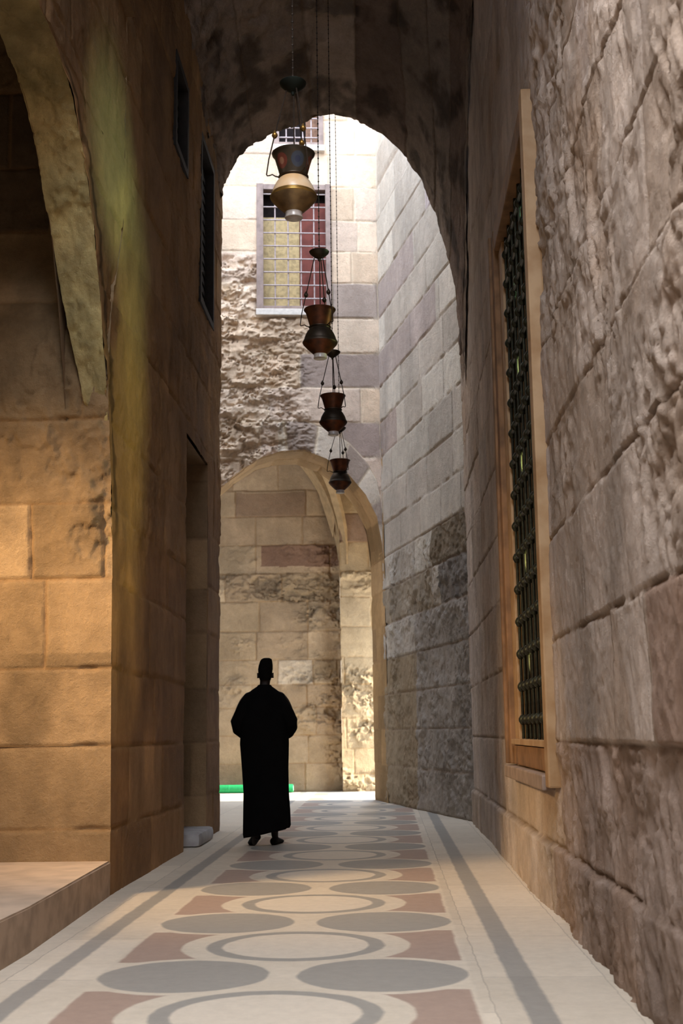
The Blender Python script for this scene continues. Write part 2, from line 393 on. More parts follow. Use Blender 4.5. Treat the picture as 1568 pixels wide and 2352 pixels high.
def lw(z0, z1, ya, yb, dz=.02, dy=.022, nmax=None):
    vs = np.arange(z0, z1+dz, dz); vs[-1] = z1
    if ya is None:
        us = np.linspace(0, 1, int((yb-8.5)/dy)+8)
        return grid_facing(lambda U, V: (XL+0*U, edgeY(V)+(yb-edgeY(V))*U, V), us, vs, ml, rough_l, rect=lambda X, Y, Z, U, V: (Y, Z),
                           keep=lambda x, y, z: ~((z > 6.45) & (z < 7.38) & (y > 10.9) & (y < 11.63)))
    us = np.linspace(ya, yb, max(3, int((yb-ya)/dy)))
    return grid_facing(lambda U, V: (XL+0*U, U, V), us, vs, ml, rough_l, keep=lambda x, y, z: ~((z > 5.5) & (z < 7.38) & (y > 12.52) & (y < 13.5)))
pts = [lw(-.05, 5.1, None, D0), lw(5.1, 9.7, 6.0, D0), lw(DZ, 9.2, D0, D1), lw(-.05, DZ, D1, YA+.02), lw(DZ, 9., D1, YA+.02)]
pts[1] = cut(pts[1], lambda x, y, z: ~((z > 6.45) & (z < 7.38) & (y > 10.9) & (y < 11.63)))
pts.append(lw(5.1, 10, -2, 6.0, .1, .3)); pts.append(lw(-.05, 5.1, -2, 4.1, .1, .3))
# the wall piece between the near arch foot and its haunch
ze = np.linspace(-.05, 5.1, 60)
pts.append(grid_facing(lambda U, V: (XL+0*U, 4.1+(np.interp(V, pa[11:, 1][::-1], pa[11:, 0][::-1])-4.1)*U, V), np.linspace(0, 1, 30), ze, ml, rough_l, rect=lambda X, Y, Z, U, V: (Y, Z)))
# doorway reveals: far jamb, near jamb, back, head
flat = lambda X, Y, Z, u, v: (.010*fbm(X*3, Y*3, Z*3, 71, 4), np.ones(X.shape+(3,))*(1+.2*fbm(X*2, Y*2, Z*2, 72, 3))[..., None])
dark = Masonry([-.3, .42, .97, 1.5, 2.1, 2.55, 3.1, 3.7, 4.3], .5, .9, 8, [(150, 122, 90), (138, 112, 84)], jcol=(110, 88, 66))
zz = np.arange(-.05, DZ+.01, .02)
pts.append(grid_facing(lambda U, V: (U, D1+.0*U, V), np.append(np.arange(-3.0, XL-.01, .02), XL-.002), zz, dark, flat))
pts.append(grid_facing(lambda U, V: (U, D0+.0*U, V), np.append(np.arange(-3.0, XL-.02, .05), XL-.03), zz, dark, flat, mirror=True))
pts.append(grid_facing(lambda U, V: (-3.0+0*U, U, V), np.arange(D0, D1+.02, .05), zz, dark, flat))
pts.append(grid_facing(lambda U, V: (U, V, DZ+0*U), np.append(np.arange(-3.0, XL-.02, .05), XL-.03), np.arange(D0, D1+.02, .05), dark, flat, mirror=True))
# return of the wall at the end of the passage, into the open court
pts.append(grid_facing(lambda U, V: (U, YA+0*U, V), np.arange(-4.4, XL+.01, .1), np.arange(0, 9.2, .1), dark, flat, mirror=True))
pts += [solid(-4.4, -2.06, 13.26, 14.14, 0, 9), solid(-3.05, -2.06, 8.9, 11.69, 0, 9.6), solid(-3.05, -2.06, 11.69, 13.26, 3.96, 9.6), solid(-2.1, -1.90, 13.24, 14.14, 0, 5)]
tag(make_obj('wall_left', pts, M_stone), kind='structure')

# niche behind the left arch: soffit ring and end wall
mn = Masonry([-.3, .43, .98, 1.5, 2.11, 2.62, 3.18, 4.05, 4.68, 5.21, 5.8, 6.5], .7, 1.5, 21, [(172, 144, 108), (165, 137, 102), (178, 150, 114), (158, 131, 97)], joint=.009, depth=.016, off=.008, jcol=(150, 116, 78), jitter=.04,
             overrides=[(-5, -2.4, 4.68, 5.8, (120, 102, 82))])
mn.set_joints(4, [-3.6, -2.42]); mn.set_joints(3, [-3.5, -2.32])
def rough_n(X, Y, Z, u, v):
    big = fbm(X*1.1, Y, Z*1.2, 81, 4)
    er = sstep(.15, .8, big*.8+.45*sstep(2.0, 2.5, Z))*sstep(1.9, 2.4, Z)
    rd = ridge(X*2.6, Y*2, Z*1.7, 83, 5)
    d_ = .016*big+er*(.02*(rd-.3)+.06*flakes(X*2.4, Y, Z*2.0, 151))+.003*fbm(X*15, Y*15, Z*15, 85, 3)
    cf = np.ones(X.shape+(3,))*(1+.28*fbm(X*2, Y*2, Z*2, 87, 5)+.2*fbm(X*8, Y*8, Z*7, 86, 4)-.25*sstep(2.1, 2.6, Z)*sstep(-.2, .5, rd))[..., None]
    s = sstep(.05, .45, fbm(X*1.7, Y, Z*1.6, 88, 4))*(Z > .98)*(Z < 1.6)*.35
    return d_, cf*(1-s[..., None])
end = grid_facing(lambda U, V: (U, (edgeY(V)-.025)*(1-sstep(3.0, 4.9, V))+8.70*sstep(3.0, 4.9, V)+0*U, V), np.concatenate([np.arange(-5.2, -3.0, .05), np.arange(-3.0, XL+.012, .012)]), np.arange(.0, 6.4, .014), mn, rough_n, rect=lambda X, Y, Z, U, V: (U, Z))
sof_s = np.cumsum(np.r_[0, np.hypot(*np.diff(pa, axis=0).T)])
ss = np.arange(0, sof_s[-1], .02)
def soff(U, V):
    return (V, np.interp(U, sof_s, pa[:, 0])+0*V, np.interp(U, sof_s, pa[:, 1])+0*V)
ring = Masonry(list(np.arange(-3, 0, .8))+[0, 1], .45, .55, 23, [(128, 114, 80), (122, 108, 76)], joint=.006, depth=.008, jcol=(178, 156, 112), jitter=.03)
def rough_s(X, Y, Z, u, v):
    d_, cf = rough_l(X, Y, Z, u, v)
    f1 = flakes(X*4, Y*4, Z*3, 211)
    return d_*.8+.035*f1*sstep(2.1, 2.6, Z), cf*(1+.35*f1+.35*fbm(X*6, Y*6, Z*3, 213, 4))[..., None]
def soff2(U, V):
    y_ = np.interp(U, sof_s, pa[:, 0]); z_ = np.interp(U, sof_s, pa[:, 1])
    T = np.where(y_ > 6.3, .03+.27*sstep(2.1, 4.6, z_), .30)
    return XL-T*(1-V), y_+0*V, z_+0*V
so = grid_facing(soff2, ss, np.linspace(0, 1, 26), ring, rough_s, rect=lambda X, Y, Z, U, V: (U*0+.5, V*0+.5))
# inner face of the ring, facing into the niche, is never seen; vault and side walls of the niche
inn = [grid_facing(lambda U, V: (U, V, 6.4+0*U), np.arange(-5.2, XL+.1, .2), np.arange(3.9, 8.8, .2), dark, flat, mirror=True),
       grid_facing(lambda U, V: (U, 3.9+0*U, V), np.arange(-5.2, XL+.1, .2), np.arange(0, 6.5, .2), dark, flat, mirror=True)]
def fill_above():
    # face of the ring on the niche side: from the arch profile up to the niche vault
    us = np.linspace(0, 1, 12)
    return grid_facing(lambda U, V: (-2.16+0*U, V, np.interp(V, pa[:, 0][::-1], pa[:, 1][::-1])*(1-U)+6.4*U), us, np.linspace(4.1, 8.63, 60), dark, flat, rect=lambda X, Y, Z, U, V: (Y, Z))
inn.append(fill_above())
tag(make_obj('wall_niche', [end, so]+inn, M_stone), kind='structure')

# vault over the passage
ap = np.array([(-1.88, 7.32), (-1.86, 7.5), (-1.75, 7.76), (-1.60, 7.98), (-1.39, 8.12), (-1.17, 8.22), (-.91, 8.31), (-.67, 8.40), (-.50, 8.42), (-.33, 8.37), (-.12, 8.27), (.09, 8.12), (.25, 7.96), (.39, 7.78), (.53, 7.55), (.64, 7.27), (.72, 7.0), (.78, 6.72), (.84, 6.45), (.89, 6.2), (.93, 5.6), (.955, 5.0)])
as_ = np.cumsum(np.r_[0, np.hypot(*np.diff(ap, axis=0).T)])
mv = Masonry([-1, 0, .5, 1., 1.5, 2., 2.5, 3., 3.5, 4., 4.5, 5.], .5, .8, 33, [(140, 122, 106), (134, 116, 100), (146, 128, 112), (124, 104, 90)], joint=.010, depth=.014, off=.012, jcol=(105, 85, 65), jitter=.15)
def rough_v(X, Y, Z, u, v):
    big = fbm(X*1.5, Y*1.5, Z*1.5, 91, 4); rd = ridge(X*2.5, Y*2.5, Z*2.5, 93, 4)
    left = (1-sstep(-.8, .1, X))
    d_ = .018*big+(.02+.05*left)*flakes(X*2, Y*2, Z*2, 201)+.02*left*(rd-.2)+.012*fbm(X*6, Y*6, Z*6, 95, 3)
    s = sstep(-.1, .35, fbm(X*3.5, Y*3.5, Z*3.5, 96, 5))
    return d_, (1-.6*s)[..., None]*np.ones(3)
vu = np.arange(0, as_[-1], .02)
apn = np.array([(-1.90, 7.2), (-1.88, 7.4), (-1.78, 7.72), (-1.62, 7.98), (-1.39, 8.14), (-1.17, 8.24), (-.91, 8.33), (-.67, 8.40), (-.46, 8.42), (-.3, 8.41), (-.12, 8.37), (.03, 8.33), (.15, 8.29), (.27, 8.24), (.38, 8.19), (.49, 8.13), (.6, 8.05), (.7, 7.96), (.8, 7.82), (.89, 7.65), (.94, 7.45), (.97, 7.2)])
def vpos(U, V):
    k = sstep(12.0, 14.0, V); lift = np.minimum(.28*(YA-V), 1.1)
    x = np.interp(U, as_, ap[:, 0])*k+np.interp(U, as_, apn[:, 0])*(1-k)
    z = (np.interp(U, as_, ap[:, 1]))*k+(np.interp(U, as_, apn[:, 1]))*(1-k)+lift
    return x, V, z
vault = grid_facing(vpos, vu, np.arange(2.6, YA+.012, .03), mv, rough_v, mirror=True, rect=lambda X, Y, Z, U, V: (U, V))
# court-side face above the arch opening
face = grid_facing(lambda U, V: (np.interp(U, as_, ap[:, 0])+0*V, YA+0*V+0*U, np.interp(U, as_, ap[:, 1])*(1-V)+9.2*V), np.linspace(0, as_[-1], 60), np.linspace(0, 1, 30), dark, flat, rect=lambda X, Y, Z, U, V: (X, Z))
top = grid_facing(lambda U, V: (U, V, 10.+0*U), np.arange(-2.2, 1.4, .3), np.arange(2.6, YA+.1, .3), dark, flat)
near = grid_facing(lambda U, V: (np.interp(U, as_, apn[:, 0])+0*V, 2.6+0*V+0*U, (np.interp(U, as_, apn[:, 1])+1.1)*(1-V)+10*V), np.linspace(0, as_[-1], 60), np.linspace(0, 1, 6), dark, flat, mirror=True, rect=lambda X, Y, Z, U, V: (X, Z))
tag(make_obj('ceiling', [vault, face, top, near], M_stone_dark), kind='structure')

bwl = grid_facing(lambda U, V: (U, -2.0+0*V, V), np.arange(-5.2, 1.5, .2), np.arange(0, 7.0, .2), mn, flat, mirror=True)  # unseen walls put in to cut daylight at the near end and niche
lft = grid_facing(lambda U, V: (-5.2+0*U, U, V), np.arange(3.8, 8.9, .2), np.arange(0, 6.5, .2), mn, flat)
tag(make_obj('wall_back', [bwl, lft], M_stone), kind='structure')
# court: angled right wall with the arch jamb, far wall, left wall
c0, c1, c2 = np.array([1.0, 14.98]), np.array([-.02, 19.3]), np.array([-.22, 20.25])
d01 = (c1-c0)/np.linalg.norm(c1-c0); d12 = (c2-c1)/np.linalg.norm(c2-c1); l01 = np.linalg.norm(c1-c0); l12 = np.linalg.norm(c2-c1)
grey = [(190, 180, 166), (186, 175, 161), (194, 185, 171), (180, 170, 157)]
mc = Masonry(rows53, .8, 1.6, 41, grey, joint=.009, depth=.015, off=.006, jcol=(150, 130, 112), jitter=.06,
             overrides=[(2.2, 4.5, 7.53, 8.11, (170, 156, 148)), (1.1, 4.5, 6.39, 6.95, (168, 154, 146)), (3.4, 4.5, 5.27, 5.83, (170, 154, 144)), (.3, 1.5, 8.11, 8.64, (176, 164, 162)),
                        (0, 1.6, 3.18, 3.68, (132, 118, 100)), (0, 1.3, 2.65, 3.18, (128, 120, 112)), (1.6, 4.5, 2.65, 3.18, (158, 144, 126)), (-.2, 2.6, 0, 2.65, (158, 148, 138)), (2.6, 4.5, 0, 2.12, (154, 136, 112))])
def rough_c(X, Y, Z, u, v):
    big = fbm(X*1.5, Y*1.5, Z*1.5, 101, 4); rd = ridge(X*3, Y*2.4, Z*2.2, 103, 5)
    er = (1-sstep(3.5, 3.8, Z))*(.35+.65*sstep(-.3, .4, big+.5*(1-sstep(15.2, 17.5, Y))-.15))
    d_ = .012*big+er*(.02*(rd-.2)+.06*flakes(X*2.5, Y*2.5, Z*2.6, 181))+.003*fbm(X*12, Y*12, Z*12, 104, 3)
    cf = np.ones(X.shape+(3,))*(1+.16*fbm(X*2, Y*2, Z*1.3, 107, 4))[..., None]
    cf = cf*(1-er[..., None]*sstep(0, .7, -rd)[..., None]*.3)
    return d_, cf
us = np.arange(-.12, l01+.06, .018)
rc = grid_facing(lambda U, V: (c0[0]+d01[0]*U+0*V, c0[1]+d01[1]*U+0*V, V), us, np.concatenate([np.arange(-.04, 9.5, .02), np.arange(9.5, 13.2, .06)]), mc, rough_c, mirror=True)
jam = Masonry(rows53, .4, 1.0, 43, [(166, 136, 98), (158, 128, 90)], joint=.007, depth=.01, jcol=(160, 128, 92))
rj = grid_facing(lambda U, V: (c1[0]+d12[0]*U+0*V, c1[1]+d12[1]*U+0*V, V), np.arange(-.09, l12+.01, .03), np.arange(-.04, 5.4, .03), jam, flat, mirror=True)
stub = grid_facing(lambda U, V: (U, 14.98+0*U, V), np.linspace(.9, 1.6, 8), np.arange(0, 12, .2), dark, flat, mirror=True)
tag(make_obj('wall_court_right', [rc, rj, solid(-.014, 1.3, 19.32, 20.3, 0, 13)], M_stone), kind='structure')

lowa = np.array([(-2.9, 4.2), (-2.70, 4.52), (-2.49, 4.80), (-2.16, 5.08), (-1.89, 5.26), (-1.55, 5.36), (-1.21, 5.38), (-.87, 5.25), (-.53, 5.0), (-.27, 4.68), (-.10, 4.33), (-.03, 3.9), (-.01, 3.5)])
def archZ(x): return np.interp(x, lowa[:, 0], lowa[:, 1])
VC = np.array([-1.3, 3.55])
mf = Masonry(rows53, .6, 1.5, 51, [(216, 190, 162), (208, 182, 154), (222, 198, 172), (212, 188, 166)], joint=.011, depth=.016, off=.008, jcol=(226, 206, 176), jitter=.05,
             overrides=[(-.78, .2, 7.53, 8.11, (168, 150, 136)), (-1.27, .2, 6.39, 6.95, (156, 138, 126)), (-.62, .2, 5.27, 5.83, (166, 146, 134))])
mf.set_joints(14, [-1.95, -.75, -.02]); mf.set_joints(12, [-1.9, -1.27, -.02]); mf.set_joints(10, [-1.5, -.62, -.02])
def stone_f(u, v, X, Y, Z):
    dd, col, g = mf(u, v, X, Y, Z)
    # voussoirs round the arch
    dx, dz = X-VC[0], Z-VC[1]; ang = np.arctan2(dz, dx); rr = np.hypot(dx, dz)
    R0 = 1.28+.55*sstep(.2, 1.5, np.abs(ang-.0))*1.0
    rough_here = 0
    zed = Z-archZ(X)
    band = (zed < .48+.25*np.cos(ang)**2) & (Z > 3.6) & (X > -1.62)
    k = np.floor((ang-.95)/.24).astype(int); fa = ((ang-.95)/.24)-k
    ga = 1-sstep(.02, .07, np.minimum(fa, 1-fa))
    ge = 1-sstep(.006, .02, np.abs(zed-(.48+.25*np.cos(ang)**2)))
    vc = np.where((k % 2 == 0)[..., None], np.array(lin((160, 142, 128))), np.array(lin((206, 190, 170))))
    col = np.where(band[..., None], vc, col)
    g2 = np.where(band, np.maximum(ga, ge), g*(1-(ge > .5)) + ge*(ge > .5))
    dd = np.where(band, -g2*.012, dd)
    return dd, col, g2
stone_f.jcol = mf.jcol
stone_f.__dict__['jcol'] = mf.jcol
def rough_f(X, Y, Z, u, v):
    big = fbm(X*1.6, Y, Z*1.6, 111, 4); rd = ridge(X*3.4, Y*2, Z*3.4, 113, 5)
    er = (1-sstep(-1.75, -.85, X+.35*big))*(1-sstep(8.45, 8.6, Z+.1*big))
    er = np.maximum(er, (1-sstep(-1.95, -1.7, X))*(1-sstep(8.5, 8.6, Z)))
    lump = .5*rd+.5*fbm(X*4.2, Y, Z*6.5, 115, 3)
    d_ = .006*big+er*(.09*(lump-.15)+.15*flakes(X*2.1, Y, Z*3.0, 171))+.004*fbm(X*14, Y*14, Z*14, 116, 3)
    cf = np.ones(X.shape+(3,))*(1+.12*fbm(X*2.4, Y, Z*2.4, 117, 4))[..., None]
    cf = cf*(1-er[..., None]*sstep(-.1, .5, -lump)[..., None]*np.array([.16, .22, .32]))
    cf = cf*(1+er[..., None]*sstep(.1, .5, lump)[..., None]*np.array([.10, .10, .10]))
    return d_, cf
slope = .0963
def fy(x): return 19.3+slope*x
FW = [(-1.88, -.80, 7.66, 9.72), (-1.62, -.94, 10.44, 12.3)]
def keep_f(x, y, z):
    m = np.ones(len(x), bool)
    for a, b, c, dd in FW: m &= ~((x > a) & (x < b) & (z > c) & (z < dd))
    return m
xs = np.arange(-3.0, .08, .014)
vf = np.linspace(0, 1, 560)
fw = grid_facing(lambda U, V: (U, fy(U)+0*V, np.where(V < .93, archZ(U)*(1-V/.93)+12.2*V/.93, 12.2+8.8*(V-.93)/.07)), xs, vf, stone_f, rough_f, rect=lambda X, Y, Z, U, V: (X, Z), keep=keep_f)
fl = grid_facing(lambda U, V: (U, fy(U)+0*V, V), np.arange(-4.6, -2.98, .06), np.arange(0, 21, .1), mf, flat)
# intrados of the lower arch
lx = np.concatenate([lowa[:, 0]]); ls = np.cumsum(np.r_[0, np.hypot(*np.diff(lowa, axis=0).T)])
sf = grid_facing(lambda U, V: (np.interp(U, ls, lowa[:, 0])-.2*V, fy(np.interp(U, ls, lowa[:, 0]))+.98*V, np.interp(U, ls, lowa[:, 1])+0*V), np.arange(0, ls[-1], .03), np.linspace(0, 1, 30), jam, flat, mirror=True, rect=lambda X, Y, Z, U, V: (U, V))
fb = grid_facing(lambda U, V: (U-.2, fy(U)+.98+0*V, archZ(U)*(1-V)+21*V), np.linspace(-3, .0, 40), np.linspace(0, 1, 30), dark, flat, mirror=True)
tag(make_obj('wall_court_far', [fw, fl, sf, fb], M_stone), kind='structure')
tag(make_obj('wall_court_left', [grid_facing(lambda U, V: (-4.4+0*U, U, V), np.arange(14, 19.6, .1), np.arange(0, 13, .1), mc, flat)], M_stone), kind='structure')

# room past the lower arch
amber = [(170, 146, 114), (164, 140, 108), (176, 152, 120), (160, 136, 106)]
mb = Masonry([0, .5, 1.0, 1.5, 1.92, 2.37, 2.9, 3.45, 3.97, 4.51, 5.05, 5.55, 6.1, 6.9], .7, 1.5, 61, amber, joint=.010, depth=.014, off=.010, jcol=(150, 118, 80), jitter=.06,
             overrides=[(-2.78, -1.45, 5.05, 5.5, (142, 117, 92)), (-2.3, -.85, 4.1, 4.51, (124, 96, 76)), (-2.0, -1.35, 1.92, 2.37, (196, 176, 148))])
mb.set_joints(10, [-2.78, -1.45]); mb.set_joints(4, [-3.1, -2.0, -1.35])
def rough_b(X, Y, Z, u, v):
    big = fbm(X*1.5, Y, Z*1.5, 121, 4); rd = ridge(X*2.4, Y*2, Z*3.4, 123, 5)
    er = sstep(-.1, .5, big+.45*sstep(-2.1, -1.2, X)-.02+.6*(sstep(3.4, 3.5, Z)*(1-sstep(3.95, 4.0, Z))))*(1-sstep(4.45, 4.6, Z))
    d_ = .02*big+er*(.04*(rd-.25)+.11*flakes(X*1.8, Y, Z*3.2, 191))+.006*fbm(X*10, Y, Z*10, 124, 3)
    cf = np.ones(X.shape+(3,))*(1+.3*fbm(X*2, Y, Z*3, 127, 5)-.28*er*sstep(0, .3, -flakes(X*1.8, Y, Z*3.2, 191)))[..., None]
    return d_, cf*(1-.3*er*sstep(0, .6, -rd))[..., None]
bw = grid_facing(lambda U, V: (U, 23.3+.12*sstep(-1.4, -.8, U), V), np.concatenate([np.arange(-5, -3.2, .1), np.arange(-3.2, -.8, .015)]), np.arange(-.04, 6.9, .018), mb, rough_b, rect=lambda X, Y, Z, U, V: (X, Z))
pier = Masonry([0, .3, .75, 1.3, 1.9, 2.4, 2.95, 3.5, 3.97, 4.51, 5.05, 5.6, 6.9], .7, 1.5, 63, [(184, 160, 124), (178, 154, 118)], joint=.010, depth=.012, jcol=(178, 144, 100), jitter=.05,
               overrides=[(-2, 2, 4.51, 5.05, (146, 120, 98))])
def rough_p(X, Y, Z, u, v):
    d_, cf = rough_b(X-3, Y, Z, u, v); return d_*1.2-.01, cf
pr = grid_facing(lambda U, V: (U, 23.05+.20*(U+.82), V), np.arange(-.82, -.10, .013), np.arange(-.04, 6.9, .018), pier, rough_p, rect=lambda X, Y, Z, U, V: (X, Z))
ps = grid_facing(lambda U, V: (-.82+0*U, U, V), np.linspace(23.05, 23.6, 20), np.arange(-.04, 6.9, .03), mb, flat, mirror=True)
bl = grid_facing(lambda U, V: (-5+0*U, U, V), np.linspace(20, 23.5, 20), np.arange(0, 6.9, .1), mb, flat)
bc = grid_facing(lambda U, V: (U, V, 6.7+0*U), np.arange(-5.2, 1.7, .2), np.arange(19.9, 24, .2), mb, flat, mirror=True)
br_ = grid_facing(lambda U, V: (1.2+0*U, U, V), np.linspace(19.8, 24, 20), np.arange(3.3, 6.9, .1), mb, flat, mirror=True)  # unseen wall over the side opening, put in to cut daylight
tag(make_obj('wall_inner_room', [bw, pr, ps, bl, bc, br_], M_stone), kind='structure')
# vault ribs of the room: one smooth rib, from the crown down to the corner
M_rib = simple('rib_stone', (178, 150, 110), rough=.9, noise=.08, scale=9, bump=.4, dist=.01)
def rib(p0, p1, zt, zb, w, dpt, name):
    n = 26; rings = []
    a0, a1 = Vector(p0), Vector(p1); dr = (a1-a0).normalized(); sd = Vector((-dr.y, dr.x))
    for i in range(n+1):
        t = i/n; a = t*math.pi/2
        q = a0.lerp(a1, math.sin(a)); z = zb+(zt-zb)*math.cos(a)
        tg = Vector((dr.x*math.cos(a)*(a1-a0).length, dr.y*math.cos(a)*(a1-a0).length, -(zt-zb)*math.sin(a))).normalized()
        s3 = Vector((sd.x, sd.y, 0)); nn = tg.cross(s3)
        c = Vector((q.x, q.y, z))
        ww = w*(1-.45*t)
        rings.append([c+s3*ww/2, c-s3*ww/2, c-s3*ww/2+nn*dpt, c+s3*ww/2+nn*dpt])
    o = MB().loft(rings).build(name, M_rib); tag(o, kind='structure'); return o
rib((-2.55, 22.6), (-.80, 23.28), 6.55, 3.85, .46, .14, 'trim_1')
rib((-1.75, 21.6), (-.74, 23.1), 6.3, 4.1, .2, .10, 'trim_2')

tip = [Vector(p) for p in ((-1.22, 23.28, 5.50), (-.82, 23.28, 5.50), (-.82, 22.86, 5.50), (-.98, 22.98, 5.50), (-.95, 23.26, 4.62))]
pm = MB(); tv = [pm.bm.verts.new(p) for p in tip]
pm.bm.faces.new(tv[:4])
for k in range(4): pm.bm.faces.new((tv[k], tv[(k+1) % 4], tv[4]))
tag(pm.build('trim_3', M_rib), kind='structure')
# floor
def quad(name, pts, mat):
    me = bpy.data.meshes.new(name); me.from_pydata(pts, [], [tuple(range(len(pts)))]); me.materials.append(mat)
    o = bpy.data.objects.new(name, me); COL.objects.link(o); return o
fo = MB().box(-5.4, 6, -3, 24, -.25, 0).build('floor', M_floor); tag(fo, kind='structure')

# raised stone platform in the niche
M_plat = simple('platform_stone', (206, 182, 158), rough=.75, noise=.07, scale=5, bump=.3, dist=.006)
M_pside = simple('platform_side_stone', (170, 146, 124), rough=.85, noise=.1, scale=8, bump=.4, dist=.008)
pf = MB()
sil = [(-5.2, 8.72), (-5.2, 3.6), (-1.80, 3.6), (-1.78, 6.4), (-1.86, 8.62), (-1.90, 8.72)]
def prism(mb_, poly, z0, z1, bev):
    lo = [mb_.bm.verts.new((x, y, z0)) for x, y in poly]; hi = [mb_.bm.verts.new((x, y, z1)) for x, y in poly]
    n = len(poly); mb_.bm.faces.new(lo[::-1]); tp = mb_.bm.faces.new(hi)
    for k in range(n): mb_.bm.faces.new((lo[k], lo[(k+1) % n], hi[(k+1) % n], hi[k]))
    if bev: bmesh.ops.bevel(mb_.bm, geom=list(tp.edges), offset=bev, segments=3, affect='EDGES')
    return mb_
prism(pf, sil, 0, .225, .012)
pl = pf.build('stone_platform', M_plat)
pl.data.materials.append(M_pside)
for pgn in pl.data.polygons:
    if abs(pgn.normal.z) < .5: pgn.material_index = 1
tag(pl, 'low raised stone platform with pale top filling the arched niche on the left', 'stone step')

# low stone lying in the doorway of the left wall
M_blk = simple('worn_grey_stone', (168, 164, 162), rough=.6, noise=.08, scale=7, bump=.3, dist=.006)
b_ = MB().box(-2.75, -1.78, 12.15, 13.12, 0, .13, .045)
ob = b_.build('threshold_stone', M_blk, smooth=True)
tag(ob, 'low worn grey stone slab with rounded edges in the dark left doorway', 'stone')

# ------------------------------------------------------------------ lattice window in the right wall
M_wood = simple('tan_wood', (172, 142, 106), rough=.6, noise=.12, scale=6, bump=.3, two=(150, 116, 78))
M_wood2 = simple('old_wood', (140, 104, 70), rough=.7, noise=.14, scale=6, bump=.3)
M_iron = simple('dark_green_iron', (52, 54, 42), rough=.45, metal=.5, noise=.1, scale=30, two=(36, 32, 24))
M_green = simple('green_glass_panes', (50, 66, 42), rough=.25, noise=.2, scale=9, two=(34, 32, 22), spec=.5)
lwn = tag(empty('lattice_window', (XR, 8.6, LZ0)), 'tall wooden framed window with knobbed iron grille in the right wall', 'window', kind='thing')
def lp(mb_, name, mat, smooth=False, parent=None):
    o = mb_.build(name, mat, parent or lwn, smooth)
    if not parent: o.matrix_parent_inverse = Matrix.Translation((-XR, -8.6, -LZ0))
    return o
fx = XR-.035
lp(MB().box(fx-.01, XR+.05, 7.36, 7.50, .72, 5.0, .012), 'frame_post', M_wood)
lp(MB().box(fx, XR+.05, 9.64, 9.84, .80, 5.0, .012).box(fx-.02, XR+.02, 9.78, 9.86, .8, 5.0, .008), 'frame_post', M_wood2)
lp(MB().box(fx, XR+.05, 7.505, 9.575, 4.80, 4.98, .01), 'head_rail', M_wood2)
lp(MB().box(fx-.03, XR+.1, 7.505, 9.86, .70, .79, .01), 'sill', simple('sill_wood', (150, 130, 116), rough=.7, noise=.1, scale=8))
lp(MB().box(fx+.02, XR+.08, 7.505, 9.575, .80, .94, .01), 'bottom_rail', M_wood2)
lp(MB().box(fx, XR+.12, 7.505, 9.575, .945, .985, .006), 'ledge', M_wood)
# reveals and the panes behind the grille
lp(MB().box(XR+.005, XR+.06, 9.36, 9.635, .945, 4.795, .008), 'frame_post', M_wood)
lp(MB().box(XR+.065, XR+.42, 9.60, 9.66, .9, 4.9), 'reveal', M_wood)
lp(MB().box(XR+.055, XR+.42, 7.40, 7.46, .9, 4.9), 'reveal', M_wood2)
lp(MB().box(XR+.03, XR+.42, 7.465, 9.59, 4.85, 4.92), 'reveal', M_wood2)
lp(MB().box(XR+.05, XR+.42, 7.465, 9.59, .86, .93), 'reveal', M_wood2)
lp(MB().box(XR+.32, XR+.34, 7.465, 9.595, .935, 4.845), 'pane', M_green)
for i in range(7):
    yb = 7.62+i*.30
    lp(MB().box(XR+.27, XR+.30, yb-.02, yb+.02, .94, 4.84), 'mullion', simple('pale_mullion_%d' % i, (128, 120, 84), rough=.6) if i == 0 else bpy.data.materials['pale_mullion_0'])
gx = XR+.03
nb = 8; ybars = [7.60+i*(9.30-7.60)/(nb-1) for i in range(nb)]
vb0 = None
for i, yb in enumerate(ybars):
    if vb0 is None: vb0 = vb = lp(MB().tube([(gx, yb, .98), (gx, yb, 4.80)], .011, 8), 'grille_upright', M_iron, True)
    else:
        vb = vb0.copy(); COL.objects.link(vb); vb.location.y = yb-ybars[0]
def knobbed(z):
    m_ = MB().tube([(gx, 7.465, z), (gx, 9.36, z)], .014, 8)
    for yb in ybars:
        m_.lathe([(0, -.038), (.016, -.034), (.022, -.026), (.030, -.012), (.032, 0), (.030, .012), (.022, .026), (.016, .034), (0, .038)], 12, (gx, yb, z))
    return m_
hb0 = lp(knobbed(1.12), 'grille_bar', M_iron, True)
for i in range(1, 16):
    c = hb0.copy(); COL.objects.link(c); c.location.z = i*.236

# ------------------------------------------------------------------ dark windows high in the left wall
M_dw = simple('black_opening_wood', (40, 34, 28), rough=.8, noise=.1)
M_dg = simple('dark_shutter', (34, 32, 30), rough=.7, noise=.1)
def slit(y0, y1, z0, z1, label):
    o = tag(empty('shuttered_window', (XL, (y0+y1)/2, z0)), label, 'window', None, 'thing')
    inv = Matrix.Translation((-XL, -(y0+y1)/2, -z0))
    def q(mb_, n, m_):
        a = mb_.build(n, m_, o); a.matrix_parent_inverse = inv; return a
    q(MB().box(XL-.16, XL+.015, y0-.04, y0+.03, z0-.04, z1+.04).box(XL-.16, XL+.015, y1-.03, y1+.04, z0-.04, z1+.04).box(XL-.16, XL+.015, y0+.03, y1-.03, z1-.03, z1+.04).box(XL-.16, XL+.015, y0+.03, y1-.03, z0-.04, z0+.03), 'frame', M_dw)
    ym = (y0+y1)/2
    for a, b in ((y0+.032, ym-.006), (ym+.006, y1-.032)):
        s_ = MB().box(XL-.12, XL-.09, a, b, z0+.032, z1-.032)
        n = int((z1-z0-.1)/.12)
        for k in range(n): s_.box(XL-.088, XL-.075, a+.03, b-.03, z0+.07+k*.12, z0+.14+k*.12)
        q(s_, 'shutter', M_dg)
